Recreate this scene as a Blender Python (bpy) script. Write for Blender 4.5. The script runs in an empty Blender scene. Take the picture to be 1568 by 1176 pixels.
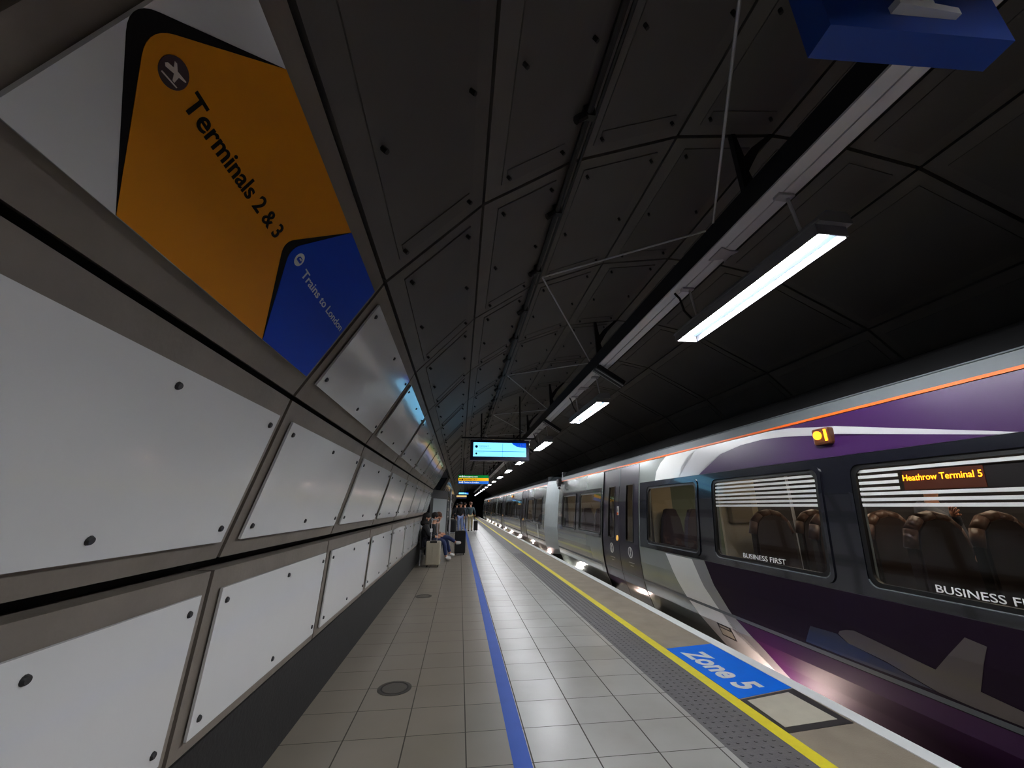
import bpy, bmesh, math, random
from mathutils import Vector, Matrix
random.seed(4)
C = bpy.context.scene.collection
SC = bpy.context.scene
PI = math.pi
# ------------------------------------------------------------------ camera
F = 592.0
d1 = Vector((704-784, 776-588, F)).normalized()
pt = math.atan2(188, F)
up = Vector((0, -math.cos(pt), math.sin(pt))); up = (up - d1*d1.dot(up)).normalized()
d2 = d1.cross(up)
if d2.x < 0: d2 = -d2
def w_of(c): return Vector((c.dot(d2), c.dot(d1), c.dot(up)))
ax, ay, az = w_of(Vector((1, 0, 0))), w_of(Vector((0, -1, 0))), w_of(Vector((0, 0, -1)))
cd = bpy.data.cameras.new('camera'); cam = bpy.data.objects.new('camera', cd); C.objects.link(cam)
cam.matrix_world = Matrix(((ax.x, ay.x, az.x, 0), (ax.y, ay.y, az.y, 0), (ax.z, ay.z, az.z, 1.5), (0, 0, 0, 1)))
cd.sensor_width = 36; cd.lens = F/1568*36; cd.clip_start = .05; cd.clip_end = 300
SC.camera = cam
# ------------------------------------------------------------------ world, exposure
wd = bpy.data.worlds.new('world'); SC.world = wd; wd.use_nodes = True
wd.node_tree.nodes['Background'].inputs[0].default_value = (.5, .55, .7, 1)
wd.node_tree.nodes['Background'].inputs[1].default_value = .004
SC.view_settings.view_transform = 'Standard'; SC.view_settings.look = 'None'
SC.view_settings.gamma = 1; SC.view_settings.use_curve_mapping = False
SC.view_settings.exposure = 0.0
LAMP = 240.0           # radiance of the tubes
# ------------------------------------------------------------------ materials
def lin(c):
    return tuple(((v/255)/12.92 if v/255 <= .04045 else ((v/255+.055)/1.055)**2.4) for v in c)
MATS = {}
def mat(name, rgb, rough=.5, metal=0, spec=.5, noise=0, nscale=6, bump=0, bscale=40, emit=0, ecol=None, coat=0, alpha=None):
    if name in MATS: return MATS[name]
    m = bpy.data.materials.new(name); MATS[name] = m; m.use_nodes = True
    nt = m.node_tree; b = nt.nodes['Principled BSDF']; c = lin(rgb)
    b.inputs['Base Color'].default_value = (*c, 1); b.inputs['Roughness'].default_value = rough
    b.inputs['Metallic'].default_value = metal; b.inputs['Specular IOR Level'].default_value = spec
    b.inputs['Coat Weight'].default_value = coat; b.inputs['Coat Roughness'].default_value = .05
    g = nt.nodes.new('ShaderNodeNewGeometry')
    n = nt.nodes.new('ShaderNodeTexNoise'); n.inputs['Scale'].default_value = nscale; n.inputs['Detail'].default_value = 5
    nt.links.new(g.outputs['Position'], n.inputs['Vector'])
    mx = nt.nodes.new('ShaderNodeMix'); mx.data_type = 'RGBA'
    k = noise if noise else .03
    mx.inputs['A'].default_value = (*[v*(1-k) for v in c], 1); mx.inputs['B'].default_value = (*[min(1, v*(1+k)) for v in c], 1)
    nt.links.new(n.outputs['Fac'], mx.inputs['Factor']); nt.links.new(mx.outputs['Result'], b.inputs['Base Color'])
    if bump:
        n2 = nt.nodes.new('ShaderNodeTexNoise'); n2.inputs['Scale'].default_value = bscale; nt.links.new(g.outputs['Position'], n2.inputs['Vector'])
        bp = nt.nodes.new('ShaderNodeBump'); bp.inputs['Strength'].default_value = bump; bp.inputs['Distance'].default_value = .01
        nt.links.new(n2.outputs['Fac'], bp.inputs['Height']); nt.links.new(bp.outputs['Normal'], b.inputs['Normal'])
    if emit:
        b.inputs['Emission Color'].default_value = (*(lin(ecol or rgb)), 1); b.inputs['Emission Strength'].default_value = emit
    return m
def math_node(nt, op, a, b=None):
    n = nt.nodes.new('ShaderNodeMath'); n.operation = op
    for i, v in enumerate((a, b)):
        if v is None: continue
        if isinstance(v, (int, float)): n.inputs[i].default_value = v
        else: nt.links.new(v, n.inputs[i])
    return n.outputs[0]
def glass_mat(name, tint, refl=1.0):
    m = bpy.data.materials.new(name); m.use_nodes = True; nt = m.node_tree
    for n in list(nt.nodes): nt.nodes.remove(n)
    o = nt.nodes.new('ShaderNodeOutputMaterial'); t = nt.nodes.new('ShaderNodeBsdfTransparent'); g = nt.nodes.new('ShaderNodeBsdfGlossy')
    t.inputs[0].default_value = (*tint, 1); g.inputs['Roughness'].default_value = .03
    lw = nt.nodes.new('ShaderNodeLayerWeight')
    fo = math_node(nt, 'ADD', .04, math_node(nt, 'MULTIPLY', .9, math_node(nt, 'POWER', lw.outputs['Facing'], 5.0)))
    x = nt.nodes.new('ShaderNodeMixShader')
    nt.links.new(fo, x.inputs[0]); nt.links.new(t.outputs[0], x.inputs[1]); nt.links.new(g.outputs[0], x.inputs[2]); nt.links.new(x.outputs[0], o.inputs[0])
    return m
def tile_mat():
    m = bpy.data.materials.new('platform tiles'); m.use_nodes = True; nt = m.node_tree; b = nt.nodes['Principled BSDF']
    g = nt.nodes.new('ShaderNodeNewGeometry'); s = nt.nodes.new('ShaderNodeSeparateXYZ'); nt.links.new(g.outputs['Position'], s.inputs[0])
    X, Y = s.outputs[0], s.outputs[1]
    px = math_node(nt, 'DIVIDE', math_node(nt, 'ADD', X, -.10+41*.41), .41); py = math_node(nt, 'DIVIDE', math_node(nt, 'ADD', Y, -2.93+40*.392), .392)
    def edge(p, w):
        f = math_node(nt, 'FRACT', p); d = math_node(nt, 'MINIMUM', f, math_node(nt, 'SUBTRACT', 1.0, f))
        return math_node(nt, 'LESS_THAN', d, w)
    gr = math_node(nt, 'MAXIMUM', edge(px, .011), edge(py, .008))
    cv = nt.nodes.new('ShaderNodeCombineXYZ'); nt.links.new(math_node(nt, 'FLOOR', px), cv.inputs[0]); nt.links.new(math_node(nt, 'FLOOR', py), cv.inputs[1])
    wn = nt.nodes.new('ShaderNodeTexWhiteNoise'); nt.links.new(cv.outputs[0], wn.inputs['Vector'])
    n = nt.nodes.new('ShaderNodeTexNoise'); n.inputs['Scale'].default_value = 2.3; n.inputs['Detail'].default_value = 6; nt.links.new(g.outputs['Position'], n.inputs['Vector'])
    # two tile colours: grey, and a darker brownish one on the wall side of the blue line
    side = math_node(nt, 'LESS_THAN', X, .40)
    def mixc(f, a, c):
        k = nt.nodes.new('ShaderNodeMix'); k.data_type = 'RGBA'
        for i, v in ((('Factor'), f), ('A', a), ('B', c)):
            if isinstance(v, tuple): k.inputs[i].default_value = (*v, 1)
            elif isinstance(v, (int, float)): k.inputs[i].default_value = v
            else: nt.links.new(v, k.inputs[i])
        return k.outputs['Result']
    base = mixc(side, lin((172, 173, 170)), lin((142, 133, 121)))
    var = math_node(nt, 'MULTIPLY', wn.outputs['Value'], .30)
    base2 = mixc(var, base, lin((120, 114, 102)))
    base3 = mixc(math_node(nt, 'MULTIPLY', math_node(nt, 'POWER', n.outputs['Fac'], 2.0), .75), base2, lin((118, 110, 96)))
    col = mixc(gr, base3, lin((66, 62, 56)))
    nt.links.new(col, b.inputs['Base Color'])
    r = math_node(nt, 'ADD', .30, math_node(nt, 'MULTIPLY', gr, .5)); nt.links.new(r, b.inputs['Roughness'])
    bp = nt.nodes.new('ShaderNodeBump'); bp.inputs['Strength'].default_value = .5; bp.inputs['Distance'].default_value = .003
    nt.links.new(math_node(nt, 'SUBTRACT', 1.0, gr), bp.inputs['Height']); nt.links.new(bp.outputs['Normal'], b.inputs['Normal'])
    return m
M_TILE = tile_mat()
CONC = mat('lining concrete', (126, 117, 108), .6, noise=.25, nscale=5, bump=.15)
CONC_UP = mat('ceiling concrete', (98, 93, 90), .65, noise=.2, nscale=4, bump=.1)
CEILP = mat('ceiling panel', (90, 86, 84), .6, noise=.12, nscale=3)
PLINTH = mat('plinth', (31, 29, 29), .75, noise=.35, nscale=5, bump=.3)
BACK = mat('gap backing', (10, 9, 9), .9)
ENAMEL = mat('white enamel', (222, 222, 223), .14, spec=.7, noise=.02, coat=.35)
BOLT = mat('bolt', (70, 70, 72), .45, metal=.6)
DKSTEEL = mat('dark steel', (34, 34, 40), .5, metal=.3)
GALV = mat('galvanised', (176, 176, 182), .45, metal=.2, noise=.1)
BLACK = mat('black', (14, 14, 15), .5)
ORANGE = mat('sign orange', (222, 138, 0), .5, spec=.25)
SBLUE = mat('sign blue', (8, 66, 196), .5, spec=.2)
SBLACK = mat('sign black', (16, 12, 14), .6, spec=.15)
WHITEP = mat('white print', (225, 225, 225), .4)
TACT = mat('tactile paving', (92, 90, 92), .6, noise=.25, nscale=9, bump=.4, bscale=60)
ASPH = mat('platform asphalt', (138, 127, 112), .65, noise=.3, nscale=4, bump=.3, bscale=90)
YEL = mat('yellow paint', (228, 212, 44), .5, noise=.15, nscale=14)
WHT = mat('white coping paint', (232, 235, 236), .5, noise=.08)
BLUEL = mat('blue line paint', (34, 84, 182), .5, spec=.25, noise=.12, nscale=5)
ZBLUE = mat('zone blue', (0, 108, 226), .6, spec=.2, noise=.06)
BEIGE = mat('beige patch', (188, 182, 165), .6, noise=.12, nscale=10)
SEAL = mat('tar seal', (38, 34, 34), .6)
TGREY = mat('train grey paint', (128, 134, 131), .22, metal=.25, coat=.7, noise=.08, nscale=2)
TLIGHT = mat('train light grey stripe', (205, 206, 204), .3, coat=.6)
TMID = mat('train mid grey stripe', (142, 142, 146), .3, coat=.6)
TPURP = mat('train dark purple paint', (50, 22, 66), .36, coat=.08, spec=.22)
TBAND = mat('train window band', (17, 18, 26), .22, coat=.8)
TDOOR = mat('train door', (27, 21, 36), .28, coat=.45)
TORNG = mat('train orange line', (226, 100, 30), .35)
TGUT = mat('train cantrail grey', (76, 82, 86), .6, noise=.1)
TROOF = mat('train roof', (9, 9, 10), .9, spec=.1)
RUB = mat('rubber', (12, 12, 13), .35)
PLANEM = mat('train brown-grey motif', (74, 66, 66), .4, coat=.3)
TCREAM = mat('interior cream', (190, 178, 152), .6)
TGREEN = mat('interior green grey', (110, 124, 108), .6)
TBRD = mat('interior board', (92, 86, 76), .6)
TDARK = mat('interior dark', (46, 42, 44), .7)
SEATM = mat('seat leather', (44, 34, 32), .45, noise=.15)
SEATT = mat('seat top leather', (84, 60, 50), .4)
SEATS = mat('seat moquette', (56, 48, 58), .8)
UNDER = mat('underframe pale', (190, 178, 165), .6)
GLASS = glass_mat('train glass', (.62, .62, .64))
# ------------------------------------------------------------------ helpers
def tag(o, label=None, cat=None, group=None, kind=None):
    if label: o['label'] = label
    if cat: o['category'] = cat
    if group: o['group'] = group
    if kind: o['kind'] = kind
    return o
def empty(name, loc, label, cat, group=None):
    o = bpy.data.objects.new(name, None); C.objects.link(o); o.location = loc; o.empty_display_size = .1
    return tag(o, label, cat, group)
def link(name, me, m=None, parent=None):
    o = bpy.data.objects.new(name, me); C.objects.link(o)
    if m is not None: me.materials.append(m)
    if parent is not None:
        o.parent = parent; o.matrix_parent_inverse = Matrix.Translation(-Vector(parent.location)) if parent.type == 'EMPTY' and not parent.parent else Matrix.Identity(4)
    return o
def obj(name, bm, m, parent=None, smooth=False):
    me = bpy.data.meshes.new(name)
    bmesh.ops.recalc_face_normals(bm, faces=bm.faces); bm.to_mesh(me); bm.free()
    if smooth:
        for p in me.polygons: p.use_smooth = True
    o = link(name, me, None, parent)
    for k in (m if isinstance(m, (list, tuple)) else [m]): me.materials.append(k)
    return o
def box(bm, x0, x1, y0, y1, z0, z1, mi=0, bev=0):
    vs = [bm.verts.new((x, y, z)) for x in (x0, x1) for y in (y0, y1) for z in (z0, z1)]
    fs = []
    for i in ((0, 1, 3, 2), (4, 6, 7, 5), (0, 4, 5, 1), (2, 3, 7, 6), (0, 2, 6, 4), (1, 5, 7, 3)):
        f = bm.faces.new([vs[j] for j in i]); f.material_index = mi; fs.append(f)
    if bev:
        es = list({e for f in fs for e in f.edges})
        bmesh.ops.bevel(bm, geom=es, offset=bev, segments=2, affect='EDGES', profile=.5)
    return vs
def prism(bm, poly, ax_, a0, a1, mi=0):
    """poly: list of 2D pts in the plane normal to axis ax_; extruded a0..a1"""
    def P(p, a):
        if ax_ == 'y': return (p[0], a, p[1])
        if ax_ == 'z': return (p[0], p[1], a)
        return (a, p[0], p[1])
    A = [bm.verts.new(P(p, a0)) for p in poly]; B = [bm.verts.new(P(p, a1)) for p in poly]
    n = len(poly)
    fs = [bm.faces.new(A), bm.faces.new(B[::-1])] + [bm.faces.new((A[i], B[i], B[(i+1) % n], A[(i+1) % n])) for i in range(n)]
    for f in fs: f.material_index = mi
def tube(bm, pts, r, n=8, mi=0, r2=None):
    pts = [Vector(p) for p in pts]; rings = []
    for i, p in enumerate(pts):
        d = (pts[min(i+1, len(pts)-1)] - pts[max(i-1, 0)]).normalized()
        a = d.orthogonal().normalized() if i == 0 else (prev - d*prev.dot(d)).normalized()
        prev = a; b = d.cross(a); rr = r if r2 is None else r + (r2-r)*i/(len(pts)-1)
        rings.append([bm.verts.new(p + (a*math.cos(t) + b*math.sin(t))*rr) for t in [2*PI*k/n for k in range(n)]])
    fs = []
    for A, B in zip(rings[:-1], rings[1:]):
        for k in range(n): fs.append(bm.faces.new((A[k], A[(k+1) % n], B[(k+1) % n], B[k])))
    fs.append(bm.faces.new(rings[0][::-1])); fs.append(bm.faces.new(rings[-1]))
    for f in fs: f.material_index = mi
def ball(bm, c, r, sc=(1, 1, 1), seg=12, mi=0):
    g = bmesh.ops.create_uvsphere(bm, u_segments=seg, v_segments=max(6, seg*2//3), radius=r)
    for v in g['verts']: v.co = Vector((v.co.x*sc[0], v.co.y*sc[1], v.co.z*sc[2])) + Vector(c)
    for f in {f for v in g['verts'] for f in v.link_faces}: f.material_index = mi
def rrect(y0, y1, z0, z1, r, n=5, step=.12):
    pts = []
    for cy, cz, a0 in ((y1-r, z1-r, 0), (y0+r, z1-r, 90), (y0+r, z0+r, 180), (y1-r, z0+r, 270)):
        for k in range(n+1):
            a = math.radians(a0 + 90*k/n); pts.append((cy+r*math.cos(a), cz+r*math.sin(a)))
    out = []
    for i, p in enumerate(pts):
        q = pts[(i+1) % len(pts)]; L = math.dist(p, q); m = max(1, int(L/step))
        if L < .09: m = 1
        for k in range(m): out.append((p[0]+(q[0]-p[0])*k/m, p[1]+(q[1]-p[1])*k/m))
    return out
def text_me(s, size, bold=0.0, shear=0):
    cu = bpy.data.curves.new('t', 'FONT'); cu.body = s; cu.size = size; cu.offset = bold*size; cu.shear = shear; cu.extrude = .0008; cu.resolution_u = 4
    o = bpy.data.objects.new('t', cu); C.objects.link(o); dg = bpy.context.evaluated_depsgraph_get(); dg.update()
    me = bpy.data.meshes.new_from_object(o.evaluated_get(dg)); bpy.data.objects.remove(o); return me
def text(name, s, width, height, org, xd, ud, m, parent, bold=0.0, shear=0):
    """fit to a given width and cap height; org = lower-left baseline corner"""
    me = text_me(s, 1.0, bold, shear); xs = [v.co.x for v in me.vertices]; ys = [v.co.y for v in me.vertices]
    x0, x1 = min(xs), max(xs); capme = text_me('T', 1.0, bold); ch = max(v.co.y for v in capme.vertices)
    sy = height/ch; sx = width/(x1-x0) if width else sy
    xd = Vector(xd).normalized(); ud = Vector(ud).normalized(); nd = xd.cross(ud)
    for v in me.vertices:
        v.co = Vector(org) + xd*((v.co.x-x0)*sx) + ud*(v.co.y*sy) + nd*v.co.z
    me.materials.clear(); o = link(name, me, m, parent); return o
def flat(name, pts3, nrm, m, parent, th=.0012):
    """thin printed sheet: planar polygon with its thickness"""
    bm = bmesh.new(); n = Vector(nrm).normalized()*th
    A = [bm.verts.new(Vector(p)) for p in pts3]; B = [bm.verts.new(Vector(p)+n) for p in pts3]
    bm.faces.new(A); bm.faces.new(B[::-1]); k = len(A)
    for i in range(k): bm.faces.new((A[i], B[i], B[(i+1) % k], A[(i+1) % k]))
    return obj(name, bm, m, parent)
def copy_tree(o, parent=None):
    c = o.copy(); C.objects.link(c)
    if parent is not None: c.parent = parent
    for ch in list(o.children): copy_tree(ch, c)
    return c
ORD = ['first', 'second', 'third', 'fourth', 'fifth', 'sixth', 'seventh', 'eighth', 'ninth', 'tenth', 'eleventh', 'twelfth', 'thirteenth', 'fourteenth', 'fifteenth', 'sixteenth', 'seventeenth', 'eighteenth', 'nineteenth', 'twentieth', 'twenty-first', 'twenty-second', 'twenty-third', 'twenty-fourth', 'twenty-fifth', 'twenty-sixth', 'twenty-seventh', 'twenty-eighth', 'twenty-ninth', 'thirtieth'] + ['thirty-'+w for w in ('first', 'second', 'third', 'fourth', 'fifth', 'sixth', 'seventh', 'eighth', 'ninth')] + ['fortieth'] + ['forty-'+w for w in ('first', 'second', 'third', 'fourth', 'fifth')]
# ------------------------------------------------------------------ tunnel lining (the setting)
RY0, RS = 2.07, 1.63
PR = [(-1.12, 0), (-1.12, .49), (-1.09, 1.25), (-.886, 2.04), (-.487, 2.76), (.076, 3.39), (.70, 3.84), (1.54, 4.2), (2.37, 4.34), (3.04, 4.31), (3.684, 4.187), (4.85, 3.56), (5.6, 2.8), (6.05, 1.9), (6.28, .9), (6.25, -.2), (6.1, -1.05)]
YEND = 68.0
def yb_(k): return RY0+RS*(k-1)+(.06 if k <= 0 else 0)
def facet(j):
    a, b = Vector((PR[j][0], 0, PR[j][1])), Vector((PR[j+1][0], 0, PR[j+1][1]))
    t = (b-a); L = t.length; t.normalize(); n = Vector((t.z, 0, -t.x))       # towards the room
    return a, t, n, L
def slab(bm, j, y0, y1, s0, s1, h0, h1, mi=0):
    a, t, n, L = facet(j)
    c = []
    for s, h in ((s0, h0), (s1, h0), (s1, h1), (s0, h1)): c.append(a + t*s + n*h)
    A = [bm.verts.new((p.x, y0, p.z)) for p in c]; B = [bm.verts.new((p.x, y1, p.z)) for p in c]
    for f in ([A, B[::-1]] + [(A[i], B[i], B[(i+1) % 4], A[(i+1) % 4]) for i in range(4)]):
        k = bm.faces.new(f); k.material_index = mi
def fp(j, y, s, h=0):
    a, t, n, L = facet(j); p = a + t*s + n*h; return Vector((p.x, y, p.z))
rings = range(-2, 40)
OPEN = range(8, 11)          # cross passage
GAP = {1: (.012, .024), 2: (.03, .012), 3: (.014, .014)}
bmw, bmc = bmesh.new(), bmesh.new()
for k in rings:
    y0, y1 = yb_(k) + .014, yb_(k+1) - .014
    for j in range(1, 16):
        L = facet(j)[3]
        g0, g1 = GAP.get(j, (.012, .012))
        if j <= 3:
            if k in OPEN: continue
            slab(bmw, j, y0, y1, g0, L-g1, -.10, 0)
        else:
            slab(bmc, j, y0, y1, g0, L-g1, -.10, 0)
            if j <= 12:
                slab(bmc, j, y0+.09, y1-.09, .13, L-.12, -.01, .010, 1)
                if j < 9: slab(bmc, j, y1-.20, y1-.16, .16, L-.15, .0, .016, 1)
tag(obj('wall_left', bmw, CONC), 'pale concrete tunnel lining ribs framing the white wall panels on the left', kind='structure')
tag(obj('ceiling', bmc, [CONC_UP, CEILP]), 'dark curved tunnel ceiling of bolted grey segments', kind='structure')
bm = bmesh.new()
for j in range(0, 16):
    if j <= 3:
        yb = RY0 + RS*(OPEN[0]-1); ye = RY0 + RS*(OPEN[-1])
        segs = [(-5.0, yb), (ye, YEND)] if j else []
        for a_, b_ in segs: slab(bm, j, a_, b_, -.02, facet(j)[3]+.02, -.14, -.11)
    else: slab(bm, j, -5.0, YEND, -.02, facet(j)[3]+.02, -.14, -.11)
tag(obj('trim_1', bm, BACK), 'black recess seen through the joints of the lining', kind='structure')
bm = bmesh.new(); box(bm, -1.30, -1.12, -5, RY0+RS*7, 0, .49); box(bm, -1.30, -1.12, RY0+RS*10, YEND, 0, .49)
tag(obj('baseboard_left', bm, PLINTH), 'dark stained concrete plinth along the foot of the wall', kind='structure')
bm = bmesh.new(); ya, yb = RY0+RS*7, RY0+RS*10
box(bm, -3.3, -3.2, ya-.1, yb+.1, 0, 3.2); box(bm, -3.3, -1.14, ya-.12, ya, 0, 2.75); box(bm, -3.3, -1.14, yb, yb+.12, 0, 2.75); box(bm, -3.3, -.6, ya-.1, yb+.1, 2.76, 2.85)
tag(obj('wall_back', bm, DKSTEEL), 'dark recess of a cross passage in the left wall', kind='structure')
bm = bmesh.new(); prism(bm, [(p[0], p[1]) for p in PR[1:]] + [(-1.12, -1.05)], 'y', YEND, YEND+.2)
tag(obj('wall_far', bm, BACK), 'dark end of the platform tunnel', kind='structure')
bm = bmesh.new(); prism(bm, [(p[0], p[1]) for p in PR[1:]] + [(-1.12, -1.05)], 'y', -5.3, -5.1)
tag(obj('wall_near', bm, CONC), 'grey end of the platform behind the camera', kind='structure')
# platform
XE = 3.05
bm = bmesh.new(); box(bm, -3.3, 1.79, -5.2, YEND, -.3, 0)
tag(obj('floor', bm, M_TILE), 'square grey platform tiles, browner on the wall side', kind='structure')
def strip(name, x0, x1, m, label, z=0.0, zb=-.3, y0=-5.2, y1=YEND):
    bm = bmesh.new(); box(bm, x0, x1, y0, y1, zb, z); return tag(obj(name, bm, m), label, kind='structure')
tb = strip('trim_2', 1.79, 2.22, TACT, 'dark tactile paving beside the yellow line', .0)
bm = bmesh.new()
yy = -1.0
while yy < 14:
    for i in range(6):
        x = 1.83 + i*.066
        prism(bm, [(x+.012*math.cos(a), yy+.012*math.sin(a)) for a in [k*PI/3 for k in range(6)]], 'z', 0, .004)
    yy += .066
tag(obj('tactile_studs', bm, TACT), 'small raised studs of the dark tactile paving', kind='structure')
strip('trim_3', 2.22, 2.325, YEL, 'worn yellow safety line', .001)
strip('trim_4', 2.325, 2.925, ASPH, 'brown-grey asphalt edge strip', .0)
strip('trim_5', 2.925, XE, WHT, 'white painted platform edge', .006)
strip('trim_6', .385, .50, BLUEL, 'blue painted guide line along the tiles', .0015, zb=-.001)
bm = bmesh.new(); box(bm, 2.85, XE-.02, -5.2, YEND, -1.05, -.31)
tag(obj('wall_platform', bm, PLINTH), 'platform edge wall down to the track', kind='structure')
bm = bmesh.new(); box(bm, 2.85, 6.2, -5.2, YEND, -1.2, -1.05)
tag(obj('trim_7', bm, BACK), 'dark track bed', kind='structure')
for x in (3.82, 5.25):
    bm = bmesh.new(); prism(bm, [(x-.07, -1.05), (x+.07, -1.05), (x+.07, -1.035), (x+.012, -1.02), (x+.012, -.95), (x+.036, -.94), (x+.036, -.9), (x-.036, -.9), (x-.036, -.94), (x-.012, -.95), (x-.012, -1.02), (x-.07, -1.035)], 'y', -5, YEND)
    tag(obj('rail', bm, DKSTEEL), 'steel running rail under the train, %s the platform' % ('nearer' if x < 4 else 'farther from'), 'rail')
# zone marking, patch, drains
zm = tag(obj('floor_marking', (lambda b: (prism(b, [(2.328, 3.53), (2.92, 3.655), (2.92, 4.80), (2.328, 4.71)], 'z', -.0005, .0025), b)[1])(bmesh.new()), ZBLUE), 'blue floor marking reading Zone 5 on the asphalt platform edge', 'floor marking')
text('lettering', 'Zone 5', .90, .24, (2.43, 4.58, .0035), (.03, -1, 0), (1, .03, 0), WHITEP, zm, .035)
bm = bmesh.new(); prism(bm, [(2.328, 3.02), (2.90, 3.08), (2.92, 3.64), (2.328, 3.515)], 'z', -.0005, .002)
pm = tag(obj('floor_patch', bm, SEAL), 'beige square patch with black tar border beside the blue marking', 'floor patch')
bm = bmesh.new(); prism(bm, [(2.36, 3.09), (2.83, 3.14), (2.82, 3.58), (2.375, 3.49)], 'z', .002, .004); obj('patch_surface', bm, BEIGE, pm)
for (x, y, r, lb) in ((-.50, 4.09, .145, 'round metal floor cover nearest the camera beside the wall'), (-.57, 7.75, .145, 'smaller-looking round metal floor cover farther along the tiles')):
    t = empty('floor_cover', (x, y, 0), lb, 'drain cover')
    def disc(r0, r1, z0, z1, m, nm):
        bm = bmesh.new(); n = 32
        for k in range(n):
            a, b = 2*PI*k/n, 2*PI*(k+1)/n
            P = [(x+rr*math.cos(t_), y+rr*math.sin(t_)) for rr, t_ in ((r0, a), (r1, a), (r1, b), (r0, b))]
            if r0 == 0: P = P[1:]
            prism(bm, P, 'z', z0, z1)
        bmesh.ops.remove_doubles(bm, verts=bm.verts, dist=1e-5)
        obj(nm, bm, m, t)
    disc(.118, r, -.001, .003, mat('cover rim', (78, 74, 68), .45, metal=.5), 'rim'); disc(.104, .118, -.001, .0012, SEAL, 'groove')
    disc(0, .104, -.001, .003, mat('cover plate', (96, 90, 82), .5, metal=.4, noise=.2, nscale=30), 'plate')
# ------------------------------------------------------------------ wall panels
SPAN = {1: (.07, .652), 2: (.11, .705), 3: (.122, .712)}
ROWN = {1: 'lower', 2: 'middle', 3: 'upper'}
def bolts(j, y0, y1, s0, s1, parent, h=.02):
    for yb in (y0+.055, (y0+y1)/2+.02, y1-.055):
        for s in (s0+.06, s1-.06):
            bm = bmesh.new(); c = fp(j, yb, s, h); n = facet(j)[2]
            tube(bm, [c, c+n*.006, c+n*.009], .014, 12, r2=.010)
            obj('bolt', bm, BOLT, parent)
def panel(j, k, near, last=False):
    y0, y1 = yb_(k)+.083, yb_(k+1)-.075
    s0, s1 = SPAN[j]
    c = fp(j, (y0+y1)/2, s0, .0)
    lab = 'plain white enamel wall panel in the %s row, %s from the near end of the platform' % (ROWN[j], ORD[k+2])
    if j == 3 and k == 0: lab = 'upper row wall panel carrying the orange and blue direction sign'
    t = empty('wall_panel', c, lab, 'wall panel', 'enamel wall panels')
    bm = bmesh.new(); slab(bm, j, y0, y1, s0, s1, .008, .020)
    obj('face', bm, ENAMEL, t)
    if near and not (j == 3 and k == 0): bolts(j, y0, y1, s0, s1, t)
    return t
signt = None
for j in (1, 2, 3):
    for k in rings:
        if k in OPEN: continue
        if k > 33: continue
        t = panel(j, k, k <= 7)
        if j == 3 and k == 0: signt = t
# direction sign graphics (printed on the panel)
def fq(y, s, h): return fp(3, y, s, h)
nrm3 = facet(3)[2]
def arcpts(cy, cs, r, a0, a1, n=8): return [(cy+r*math.cos(math.radians(a0+(a1-a0)*i/n)), cs+r*math.sin(math.radians(a0+(a1-a0)*i/n))) for i in range(n+1)]
def rounded_poly(P, idx, r, n=7):
    out = []
    for i, p in enumerate(P):
        if i not in idx: out.append(p); continue
        a = Vector(P[i-1]); b = Vector(p); c = Vector(P[(i+1) % len(P)])
        p0 = b + (a-b).normalized()*r; p1 = b + (c-b).normalized()*r
        for q in range(n+1):
            t = q/n; v = p0*(1-t)**2 + b*2*t*(1-t) + p1*t*t; out.append((v.x, v.y))
    return out
yR = RY0-.075-.001
def sheet(nm, P, h, m, idx=(), r=.05):
    P = rounded_poly([Vector(p) for p in P], idx, r) if idx else P
    return flat(nm, [fq(p[0], p[1], h) for p in P], nrm3, m, signt)
sheet('black_shape', [(.838, .123), (.562, .437), (.828, .711), (yR, .711), (yR, .123)], .0202, SBLACK, (1,), .055)
sheet('orange_field', [(.838, .123), (.606, .437), (.828, .711), (yR-.001, .711), (yR-.001, .123)], .0216, ORANGE, (1,), .055)
sheet('black_edge', [(1.530, .123), (1.255, .428), (1.50, .711), (yR-.0015, .711), (yR-.0015, .123)], .0230, SBLACK, (1,), .05)
sheet('blue_field', [(1.530, .123), (1.298, .434), (1.50, .711), (yR-.002, .711), (yR-.002, .123)], .0244, SBLUE, (1,), .05)
icon = sheet('plane_icon', arcpts(.690, .430, .033, 0, 350, 30), .0232, mat('icon maroon', (48, 14, 18), .35))
def sheet2(nm, P, h, m, par): return flat(nm, [fq(p[0], p[1], h) for p in P], nrm3, m, par)
PK = mat('icon white', (232, 215, 205), .4)
def ic(L, c, k): return [(c[0]+(a-c[2])*k, c[1]+(b-c[3])*k) for a, b in L]
sheet2('plane_shape', ic([(.684, .4255), (.688, .4225), (.703, .428), (.709, .419), (.713, .419), (.711, .431), (.7225, .436), (.7225, .4385), (.703, .4355), (.694, .4425), (.690, .4415), (.696, .4335), (.686, .430)], (.690, .430, .703, .429), 1.27), .0246, PK, icon)
sheet2('runway_line', ic([(.690, .411), (.721, .4165), (.721, .4185), (.690, .4135)], (.690, .430, .703, .429), 1.27), .0246, PK, icon)
icon2 = sheet('train_icon', arcpts(1.372, .437, .026, 0, 350, 30), .0262, WHITEP)
sheet2('train_shape', ic([(1.375, .429), (1.395, .429), (1.396, .436), (1.391, .442), (1.379, .442), (1.374, .436)], (1.372, .437, 1.385, .435), 1.5), .0276, SBLUE, icon2)
sheet2('train_window', ic([(1.379, .435), (1.391, .435), (1.389, .439), (1.381, .439)], (1.372, .437, 1.385, .435), 1.5), .029, WHITEP, icon2)
t3 = facet(3)[1]
text('lettering', 'Terminals 2 & 3', .475, .051, fq(.742, .404, .0235), (0, 1, 0), t3, SBLACK, signt, .018)
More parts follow.
